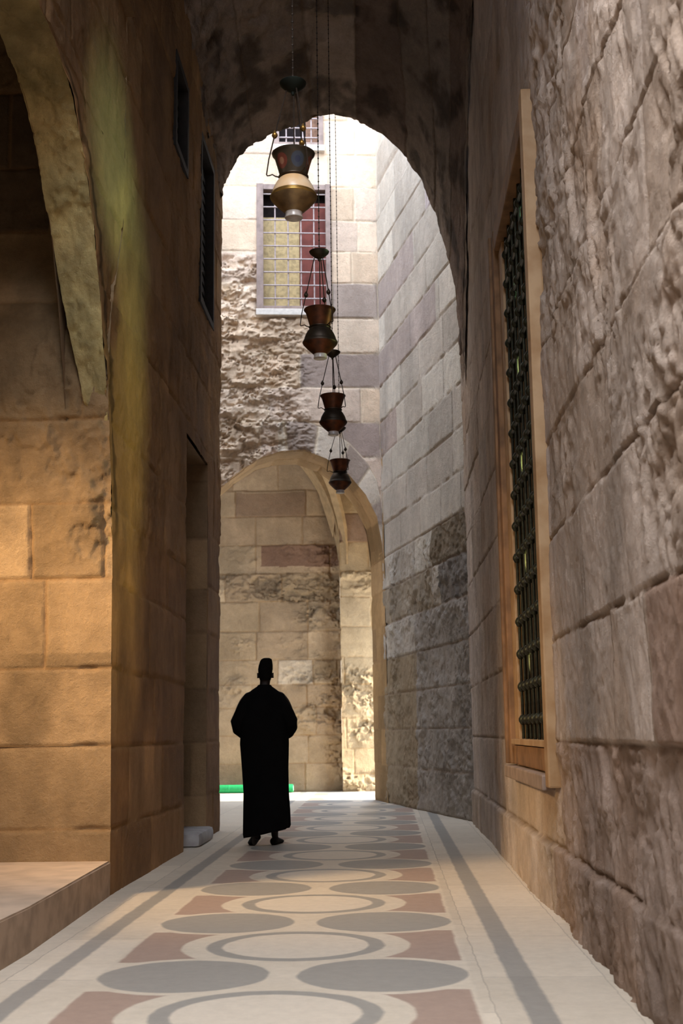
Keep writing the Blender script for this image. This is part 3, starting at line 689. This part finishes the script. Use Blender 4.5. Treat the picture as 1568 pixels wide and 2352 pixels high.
slit(10.93, 11.60, 6.48, 7.36, 'small dark shuttered window, the shorter of the two high in the left wall')
slit(12.55, 13.48, 5.53, 7.36, 'tall dark shuttered window high in the left wall, beside the vaulted arch')

# ------------------------------------------------------------------ barred windows in the far wall
M_fr = simple('weathered_mauve_wood', (150, 130, 120), rough=.75, noise=.1, scale=10)
M_bar = simple('grey_iron_bar', (176, 160, 156), rough=.5, metal=.2, noise=.08, scale=30)
M_straw = simple('straw_blind', (202, 176, 128), rough=.9, noise=.1, scale=18, bump=.6, dist=.01)
M_red = simple('red_brown_shutter', (122, 62, 50), rough=.7, noise=.1, scale=8)
M_blk2 = simple('dark_interior', (36, 26, 24), rough=.9)
M_sill = simple('pale_sill', (214, 204, 192), rough=.7, noise=.06)
wang = math.atan(slope)
def barred(x0, x1, z0, z1, nx, nz_, label, blind, fr, group=None):
    xc = (x0+x1)/2
    o = tag(empty('barred_window', (xc, fy(xc), z0)), label, 'window', None, 'thing'); o.rotation_euler = (0, 0, wang)
    a, h = (x1-x0)/2, z1-z0
    def q(mb_, n, m_, s=False, par=None): return mb_.build(n, m_, par or o, s)
    q(MB().box(-a-fr, -a+.02, -.045, .10, -.03, h+.08, .006), 'frame_post', M_fr)
    q(MB().box(a-.02, a+fr*.75, -.045, .10, -.03, h+.08, .006), 'frame_post', M_fr)
    q(MB().box(-a+.02, a-.02, -.04, .10, h-.02, h+.07, .006), 'head_rail', M_fr)
    q(MB().box(-a+.02, a-.02, -.04, .10, -.03, .03, .006), 'bottom_rail', M_fr)
    q(MB().box(-a-fr-.01, a+fr, -.10, .06, -.14, -.035, .012), 'sill', M_sill)
    q(MB().box(-a, a, .30, .34, -.1, h+.1), 'back_panel', M_blk2)
    q(MB().box(-a-.03, -a, .11, .3, -.1, h+.1).box(a, a+.03, .11, .3, -.1, h+.1).box(-a, a, .11, .3, h+.05, h+.1).box(-a, a, .11, .3, -.1, -.03), 'reveal', M_fr)
    if blind:
        q(MB().box(-a+.01, a*.16, .20, .23, .0, h*.80), 'straw_blind', M_straw)
        q(MB().box(a*.17, a-.01, .17, .21, .0, h*.92), 'shutter', M_red)
    else:
        q(MB().box(a*.35, a-.01, .14, .18, .0, h), 'shutter', M_red if False else simple('tan_shutter', (150, 112, 88), rough=.7))
    for i in range(nx):
        xb = -a+.0+(i+1)*2*a/(nx+1)
        q(MB().tube([(xb, .02, 0), (xb, .02, h)], .012, 8), 'grille_upright', M_bar, True)
    for i in range(nz_):
        zb = (i+.75)*h/(nz_+.15)
        q(MB().tube([(-a, .0, zb), (a, .0, zb)], .012, 8), 'grille_bar', M_bar, True)
    return o
barred(-1.86, -.82, 7.69, 9.70, 4, 9, 'barred window with straw blind and red brown shutter in the far wall', True, .09)
barred(-1.60, -.92, 10.47, 12.0, 4, 9, 'dark barred window directly under the crown of the vaulted arch', False, .075)

# ------------------------------------------------------------------ hanging lamps
M_cop = simple('dark_copper', (104, 62, 40), rough=.42, metal=.75, noise=.2, scale=12, two=(50, 38, 32))
M_brz = simple('dark_bronze', (66, 56, 46), rough=.45, metal=.7, noise=.15, scale=14)
M_verd = simple('verdigris_cap', (28, 36, 30), rough=.6, metal=.5, noise=.15, scale=16)
M_cream = simple('cream_enamel', (214, 196, 168), rough=.3, metal=.0, noise=.1, scale=6, two=(204, 166, 120), spec=.6)
M_olive = simple('brass_underside', (138, 112, 74), rough=.35, metal=.3, noise=.15, scale=10, two=(84, 66, 46))
M_foot = simple('grey_glass_foot', (176, 168, 160), rough=.3, spec=.5)
M_brass = simple('worn_brass', (150, 116, 60), rough=.35, metal=.8)
def enamel():
    m, nt, b = new_mat('enamelled_neck'); L = nt.links.new
    tc = nt.nodes.new('ShaderNodeTexCoord'); sx = nt.nodes.new('ShaderNodeSeparateXYZ'); L(tc.outputs['Object'], sx.inputs[0])
    def mt(op, a, bb=None):
        n = nt.nodes.new('ShaderNodeMath'); n.operation = op
        for i, v in enumerate((a, bb)):
            if v is None: continue
            if isinstance(v, (int, float)): n.inputs[i].default_value = v
            else: L(v, n.inputs[i])
        return n.outputs[0]
    a = mt('ARCTAN2', sx.outputs[1], sx.outputs[0])
    t = mt('FRACT', mt('MULTIPLY', mt('ADD', a, 4.9), 6/(2*math.pi)))
    uu = mt('MULTIPLY', mt('SUBTRACT', t, .5), .105); vv = mt('SUBTRACT', sx.outputs[2], .298)
    rr = mt('SQRT', mt('ADD', mt('MULTIPLY', uu, uu), mt('MULTIPLY', vv, vv)))
    par = mt('GREATER_THAN', mt('FRACT', mt('MULTIPLY', mt('ADD', a, 4.9), 3/(2*math.pi))), .5)
    def mix(fac, c1, c2):
        n = nt.nodes.new('ShaderNodeMix'); n.data_type = 'RGBA'; L(fac, n.inputs[0])
        for i, v in ((6, c1), (7, c2)):
            if isinstance(v, tuple): n.inputs[i].default_value = (*lin(v), 1)
            else: L(v, n.inputs[i])
        return n.outputs[2]
    med = mix(par, (104, 54, 42), (58, 64, 74)); inner = mix(par, (136, 96, 74), (44, 50, 70))
    n1 = nt.nodes.new('ShaderNodeTexNoise'); n1.inputs['Scale'].default_value = 30; L(tc.outputs['Object'], n1.inputs['Vector'])
    base = mix(n1.outputs['Fac'], (40, 44, 38), (74, 58, 42))
    c = mix(mt('LESS_THAN', rr, .040), base, med); c = mix(mt('LESS_THAN', rr, .018), c, inner)
    L(c, b.inputs['Base Color']); b.inputs['Roughness'].default_value = .3; b.inputs['Metallic'].default_value = .25; b.inputs['Specular IOR Level'].default_value = .6
    return m
M_en = enamel()
M_chain = simple('dark_chain', (52, 42, 34), rough=.6, metal=.5, noise=.1, scale=60)
def make_lamp(loc, ztop, label, first, scale=1., rot=0., ccap=.76):
    o = tag(empty('hanging_lamp', loc), label, 'lamp', 'mosque lamps hanging in a row along the passage')
    o.scale = (scale,)*3; o.rotation_euler = (0, 0, rot)
    B, N_, Fo, Cp = (M_olive, M_en, M_foot, M_verd) if first else (M_cop, M_cop, M_foot, M_brz)
    MB().lathe([(0, 0), (.040, 0), (.047, .004), (.048, .010), (.043, .020), (.046, .034), (0.03, .034)], 40).build('foot', Fo, o, True)
    MB().lathe([(.046, .034), (.062, .048), (.088, .072), (.108, .094), (.120, .108), (.123, .114)], 48).build('underside', B, o, True)
    MB().lathe([(.123, .114), (.125, .121), (.123, .127), (.119, .130), (.118, .136), (.114, .140)], 48).build('belly_band', M_brass if first else M_brz, o, True)
    MB().lathe([(.114, .140), (.110, .158), (.102, .178), (.090, .200), (.077, .218), (.070, .224)], 48).build('belly', M_cream if first else M_brz, o, True)
    MB().lathe([(.070, .224), (.072, .228), (.080, .231), (.080, .235), (.072, .238)], 40).build('waist_ring', M_brz, o, True)
    MB().lathe([(.072, .238), (.078, .262), (.088, .300), (.100, .340), (.106, .352), (.113, .358), (.114, .364), (.110, .367), (.103, .362), (.094, .335), (.082, .290), (.070, .240)], 48).build('neck', N_, o, True)
    MB().lathe([(.102, .365), (.09, .372), (.05, .379), (0, .381)], 40).build('lid', Cp, o, True)
    # hooks at the waist, chains with balls up to the cap
    for k in range(3):
        a = math.radians(186+120*k)
        cxx, sn = math.cos(a), math.sin(a)
        P = lambda r, z: (r*cxx, r*sn, z)
        MB().tube([P(.074, .232), P(.095, .236), P(.112, .246), P(.126, .240), P(.138, .238), P(.142, .246)], [.005, .004, .0035, .0035, .0035, .004], 8).build('hook', M_brz, o, True)
        ch = MB().tube([P(.142, .246), P(.130, .33), P(.098, .47), P(.035, ccap-.035)], .0038, 6).build('suspension_chain', M_chain, o, True)
        MB().lathe([(0, -.022), (.008, -.018), (.015, -.008), (.016, 0), (.012, .010), (.006, .018), (.004, .024), (0, .026)], 14, P(.098, .47)).build('ball', M_brass if first else M_brz, ch, True)
    MB().lathe([(0, ccap-.065), (.008, ccap-.06), (.012, ccap-.045), (.030, ccap-.035), (.052, ccap-.018), (.068, ccap-.002), (.072, ccap+.008), (.068, ccap+.013), (.02, ccap+.02), (.012, ccap+.035), (0, ccap+.04)], 36).build('cap', Cp, o, True)
    # centre rod and wick chain
    cc = MB().tube([(.004, .006, .38), (.003, .004, ccap-.06)], .0042, 6).build('centre_chain', M_chain, o, True)
    # upper chain: links of twisted wire
    L_ = (ztop-loc[2])/scale; m_ = MB(); n = int((L_-ccap)/.045)
    m_.tube([(0, 0, ccap+.03), (0, 0, L_)], .0032, 6)
    for i in range(n):
        z = ccap+.05+i*.045
        m_.ball((0, 0, z), .0068, 6)
    m_.build('chain', M_chain, o, True)
    return o
make_lamp((-.44, 6.25, 3.705), 9.45, 'hanging lamp with enamelled neck and cream belly, the largest and nearest in the row', True, rot=.0)
make_lamp((-.425, 8.6, 3.65), 9.45, 'dark copper hanging lamp in front of the barred window, second from the camera', False, rot=.12, ccap=.79)
make_lamp((-.43, 10.9, 3.64), 9.28, 'dark copper hanging lamp, third in the row, just beneath the second lamp in view', False, rot=.3, ccap=.76)
lp4 = make_lamp((-.50, 14.5, 3.80), 9.2, 'smallest and farthest hanging lamp, seen against the lower stone arch', False, scale=1.08, rot=.1, ccap=.72)
bk = MB().tube([(-.50, YA-.02, 9.2), (-.50, 14.5, 9.2), (-.50, 14.56, 9.22)], .012, 8).build('wall_bracket', M_chain)
tag(bk, 'iron bracket above the vaulted arch carrying the farthest lamp chain', 'bracket')

# ------------------------------------------------------------------ green rolled mat
M_mat = simple('green_rolled_mat', (36, 158, 92), rough=.6, noise=.05, scale=30)
M_mat2 = simple('pale_mat_end', (150, 226, 176), rough=.6, noise=.05)
rm = tag(empty('rolled_mat', (-2.6, 22.98, .075)), 'long bright green rolled mat lying on floor at foot of inner wall', 'mat')
m_ = MB().lathe([(.03, -1.5), (.066, -1.5), (.072, -1.49), (.072, .88), (.066, .9), (.03, .9)], 28)
o = m_.build('roll', M_mat, rm, True); o.rotation_euler = (0, math.pi/2, 0)
sp = MB()
for k in range(2): sp.lathe([(.020+.02*k, .895), (.026+.02*k, .905), (.032+.02*k, .895)], 24)
o = sp.build('spiral_end', M_mat2, rm, True); o.rotation_euler = (0, math.pi/2, 0)
for zb in (-.95, -.25, .72):
    o = MB().lathe([(.0715, zb-.012), (.0745, zb-.010), (.0745, zb+.010), (.0715, zb+.012)], 28).build('tie_band', M_mat, rm, True); o.rotation_euler = (0, math.pi/2, 0)

# ------------------------------------------------------------------ the walking man
M_skin = simple('skin', (34, 23, 18), rough=.6, noise=.06)
M_robe = simple('black_robe', (15, 14, 14), rough=1., noise=.1, scale=8, spec=.05)
M_cap = simple('black_cap', (17, 15, 14), rough=1., spec=.05)
M_shoe = simple('black_shoe', (18, 15, 14), rough=.6, spec=.2)
man = tag(empty('person', (-1.185, 12.3, 0)), 'person in a long black robe and cap walking away down the passage', 'person')
# skinned body, facing +y (away from the camera)
bv, be, br = [], [], []
def V_(p, r):
    bv.append(p); br.append(r if isinstance(r, tuple) else (r, r)); return len(bv)-1
def chain(start, items):
    for p, r in items:
        i = V_(p, r); be.append((start, i)); start = i
    return start
pel = V_((0, 0, .92), (.15, .11))
ch1 = chain(pel, [((0, .0, 1.08), (.135, .10)), ((0, .0, 1.25), (.155, .11))])
chs = chain(ch1, [((0, -.005, 1.38), (.13, .09)), ((0, .0, 1.47), (.06, .055)), ((.005, .012, 1.525), (.05, .052)), ((.01, .02, 1.585), (.060, .076)), ((.01, .022, 1.645), (.066, .086)), ((.01, .018, 1.70), (.056, .072))])
neckroot = ch1+1
for s_ in (-1, 1):
    a = chain(neckroot, [((s_*.155, 0, 1.385), .062), ((s_*.20, -.005, 1.34), .055), ((s_*.275, -.03, 1.165), .043), ((s_*.20, .12, 1.08), .036), ((s_*.105, .235, 1.075), (.028, .024)), ((s_*.07, .262, 1.07), (.034, .016))])
    # four fingers and thumb folded over the other hand
    for k, ln in enumerate((.036, .041, .039, .031)):
        z0 = 1.098-k*.019
        chain(a, [((s_*.045, .268, z0), .0095), ((s_*.045-s_*ln*.8, .285+.012*(s_ > 0), z0-.002), .0088), ((s_*.045-s_*ln*1.5, .268+.02*(s_ > 0), z0-.006), .0078)])
    chain(a, [((s_*.062, .248, 1.105), .011), ((s_*.040, .240, 1.122), .0098), ((s_*.022, .244, 1.130), .0085)])
# legs: left trailing with heel up, right stepping forward
chain(pel, [((-.095, .0, .86), .095), ((-.09, .03, .50), .062), ((-.075, -.06, .28), .05), ((-.07, -.13, .10), .036), ((-.085, -.06, .045), (.040, .03)), ((-.10, .02, .035), (.042, .022)), ((-.105, .07, .03), (.036, .018))])
chain(pel, [((.095, .0, .86), .095), ((.09, .10, .50), .062), ((.09, .11, .30), .05), ((.085, .10, .09), .036), ((.09, .15, .045), (.040, .03)), ((.10, .22, .035), (.042, .022)), ((.105, .27, .03), (.036, .018))])
me = bpy.data.meshes.new('body'); me.from_pydata(bv, be, [])
body = bpy.data.objects.new('body', me); COL.objects.link(body); body.parent = man
sk = body.modifiers.new('skin', 'SKIN'); sk.use_smooth_shade = True
for i, r in enumerate(br): me.skin_vertices[0].data[i].radius = r
me.skin_vertices[0].data[pel].use_root = True
ss_ = body.modifiers.new('sub', 'SUBSURF'); ss_.levels = 2; ss_.render_levels = 2
me.materials.append(M_skin)
# ears and nose
MB().loft([[Vector((.078+.012*math.cos(t), .012+.018*math.sin(t)*q, 1.60+.03*w)) for t in [2*math.pi*k/10 for k in range(10)]] for q, w in ((.15, -.8), (.6, -.5), (.9, .1), (.7, .6), (.2, .85))]).build('ear', M_skin, man, True)
MB().loft([[Vector((-.059+.012*math.cos(t), .012+.018*math.sin(t)*q, 1.60+.03*w)) for t in [2*math.pi*k/10 for k in range(10)]] for q, w in ((.15, -.8), (.6, -.5), (.9, .1), (.7, .6), (.2, .85))]).build('ear', M_skin, man, True)
MB().loft([[Vector((.01+.012*a_*math.cos(t), .098+y_+.012*a_*math.sin(t), z_)) for t in [2*math.pi*k/8 for k in range(8)]] for a_, y_, z_ in ((.5, 0, 1.64), (.9, .012, 1.61), (1.3, .022, 1.59), (.8, .008, 1.578))]).build('nose', M_skin, man, True)
# short hair and the tall cap
def oval(cx_, cy_, a, b, z, n=28, fold=0., ph=0.): 
    return [Vector((cx_+a*math.cos(t)*(1+fold*math.sin(9*t+ph)), cy_+b*math.sin(t)*(1+fold*math.sin(9*t+ph)), z)) for t in [2*math.pi*k/n for k in range(n)]]
MB().loft([oval(.01, -.0, .052, .062, 1.555), oval(.01, .0, .066, .082, 1.60), oval(.01, .008, .070, .088, 1.65), oval(.01, .012, .062, .078, 1.69)]).build('hair', M_cap, man, True)
MB().loft([oval(.01, .014, .072, .090, 1.655), oval(.014, .012, .068, .086, 1.70), oval(.018, .006, .060, .074, 1.735), oval(.022, 0, .050, .06, 1.757), oval(.024, 0, .028, .035, 1.768)]).build('cap', M_cap, man, True)
# robe
N_ = 72
def rring(cx_, cy_, a, b, z, fold=0., tilt=0.):
    out = []
    for k in range(N_):
        t = 2*math.pi*k/N_
        w = 1+fold*(math.sin(7*t+1)+.6*math.sin(12*t+2.2))
        sq = (abs(math.cos(t))**2.5+abs(math.sin(t))**2.5)**(-1/2.5)
        x = cx_+a*math.cos(t)*w*sq; y_ = cy_+b*math.sin(t)*w*sq
        out.append(Vector((x, y_, z+tilt*math.cos(t))))
    return out
robe = MB().loft([
    rring(.020, -.03, .212, .17, .120, .032, .045), rring(.022, -.03, .220, .178, .15, .034, .042), rring(.020, -.02, .218, .175, .30, .03, .02), rring(.014, -.005, .212, .165, .50, .026, .004),
    rring(.004, 0, .220, .155, .72, .02), rring(-.002, 0, .234, .15, .95, .014), rring(0, 0, .228, .148, 1.10, .01), rring(0, 0, .215, .15, 1.25, .008),
    rring(0, 0, .198, .14, 1.36, .004), rring(0, 0, .172, .12, 1.415), rring(0, 0, .120, .095, 1.462), rring(.002, 0, .075, .07, 1.492), rring(.003, .002, .060, .062, 1.51)], cap=False)
rb = robe.build('robe', M_robe, man, True)
def tubes(pts, name):
    n = 30; rings = []
    for i, (p_, ra, rb_) in enumerate(pts):
        p_ = Vector(p_); nx_ = Vector(pts[min(i+1, len(pts)-1)][0])-Vector(pts[max(i-1, 0)][0]); nx_.normalize()
        x = nx_.cross(Vector((0, 1, 0))).normalized() if abs(nx_.y) < .95 else Vector((1, 0, 0)); y_ = nx_.cross(x).normalized()
        rings.append([p_+x*ra*math.cos(t)*(1+.03*math.sin(5*t+i))+y_*rb_*math.sin(t) for t in [2*math.pi*k/n for k in range(n)]])
    o = MB().loft(rings, cap=False).build(name, M_robe, rb, True)
for s_ in (-1, 1):
    tubes([((s_*.08, 0, 1.41), .060, .085), ((s_*.140, -.002, 1.375), .068, .09), ((s_*.172, -.01, 1.31), .076, .095), ((s_*.215, -.02, 1.225), .076, .095), ((s_*.258, -.02, 1.155), .066, .095),
           ((s_*.250, .03, 1.095), .062, .09), ((s_*.21, .10, 1.06), .068, .085), ((s_*.15, .17, 1.06), .072, .08), ((s_*.125, .20, 1.06), .074, .08)], 'sleeve')
def shoe(cx_, cy_, rotx, rotz, zoff):
    m_ = MB(); rings = []
    for y_, w, h_ in ((-.105, .022, .035), (-.09, .034, .062), (-.05, .038, .072), (0, .04, .066), (.06, .048, .05), (.11, .046, .04), (.145, .03, .028), (.158, .012, .016)):
        rings.append([Vector((w*math.cos(t), y_, max(0, h_*(.5+.55*math.sin(t))))) for t in [2*math.pi*k/16 for k in range(16)]])
    o = m_.loft(rings).build('shoe', M_shoe, man, True); o.location = (cx_, cy_, zoff); o.rotation_euler = (rotx, 0, rotz)
shoe(-.085, -.045, -.28, .35, .035); shoe(.095, .16, 0, -.22, 0)

# ------------------------------------------------------------------ light
w = bpy.data.worlds.new('world'); sc.world = w; w.use_nodes = True; nt = w.node_tree
bg = nt.nodes['Background']; bg.inputs[0].default_value = (.72, .86, 1.09, 1); bg.inputs[1].default_value = 7.4
def light(kind, name, loc, energy, color, target=None, **k):
    l = bpy.data.lights.new(name, kind); l.energy = energy; l.color = color
    for a, v in k.items(): setattr(l, a, v)
    o = bpy.data.objects.new(name, l); COL.objects.link(o); o.location = loc
    if target is not None: o.rotation_euler = (Vector(target)-Vector(loc)).to_track_quat('-Z', 'Y').to_euler()
    return o
light('SUN', 'sun', (12, 21, 9), 15, (1, .92, .8), target=(0, 21, 0), angle=.01)

for z_, c_, e_ in ((1.5, (.95, .85, .35), 75), (2.2, (.95, .88, .35), 105), (2.9, (.85, .9, .35), 125), (3.6, (.75, .9, .4), 135), (4.2, (.5, .85, .5), 150)):
    light('SPOT', 'green_glass_light', (XR+.24, 8.85, z_), e_, c_, target=(XL, 8.95, z_+.3), spot_size=.64, spot_blend=1., shadow_soft_size=.05)
light('SPOT', 'green_glass_light', (XR+.2, 8.4, 4.55), 210, (.45, .85, .6), target=(XL, 8.3, 5.1), spot_size=.62, spot_blend=1., shadow_soft_size=.05)
light('AREA', 'near_fill_light', (-.4, 2.0, 6.9), 215, (1, .97, .96), target=(.1, 3.6, 0), shape='RECTANGLE', size=2.0, size_y=2.0, spread=2.2)  # added area lamp out of view, brightens the near floor and right wall
light('AREA', 'amber_floor_fill', (-4.0, 6.6, 3.3), 34, (1, .68, .36), target=(.5, 9.6, .0), size=.6, spread=1.1)  # added amber area lamp, warms the middle of the floor
light('AREA', 'niche_wall_fill', (-4.2, 5.4, 4.6), 6, (1, .78, .54), target=(-2.6, 8.7, .8), size=.8)  # added warm area lamp without a fitting, brightens the niche end wall

sc.view_settings.view_transform = 'Standard'; sc.view_settings.look = 'None'; sc.view_settings.gamma = 1; sc.view_settings.use_curve_mapping = False
sc.view_settings.exposure = 0.0
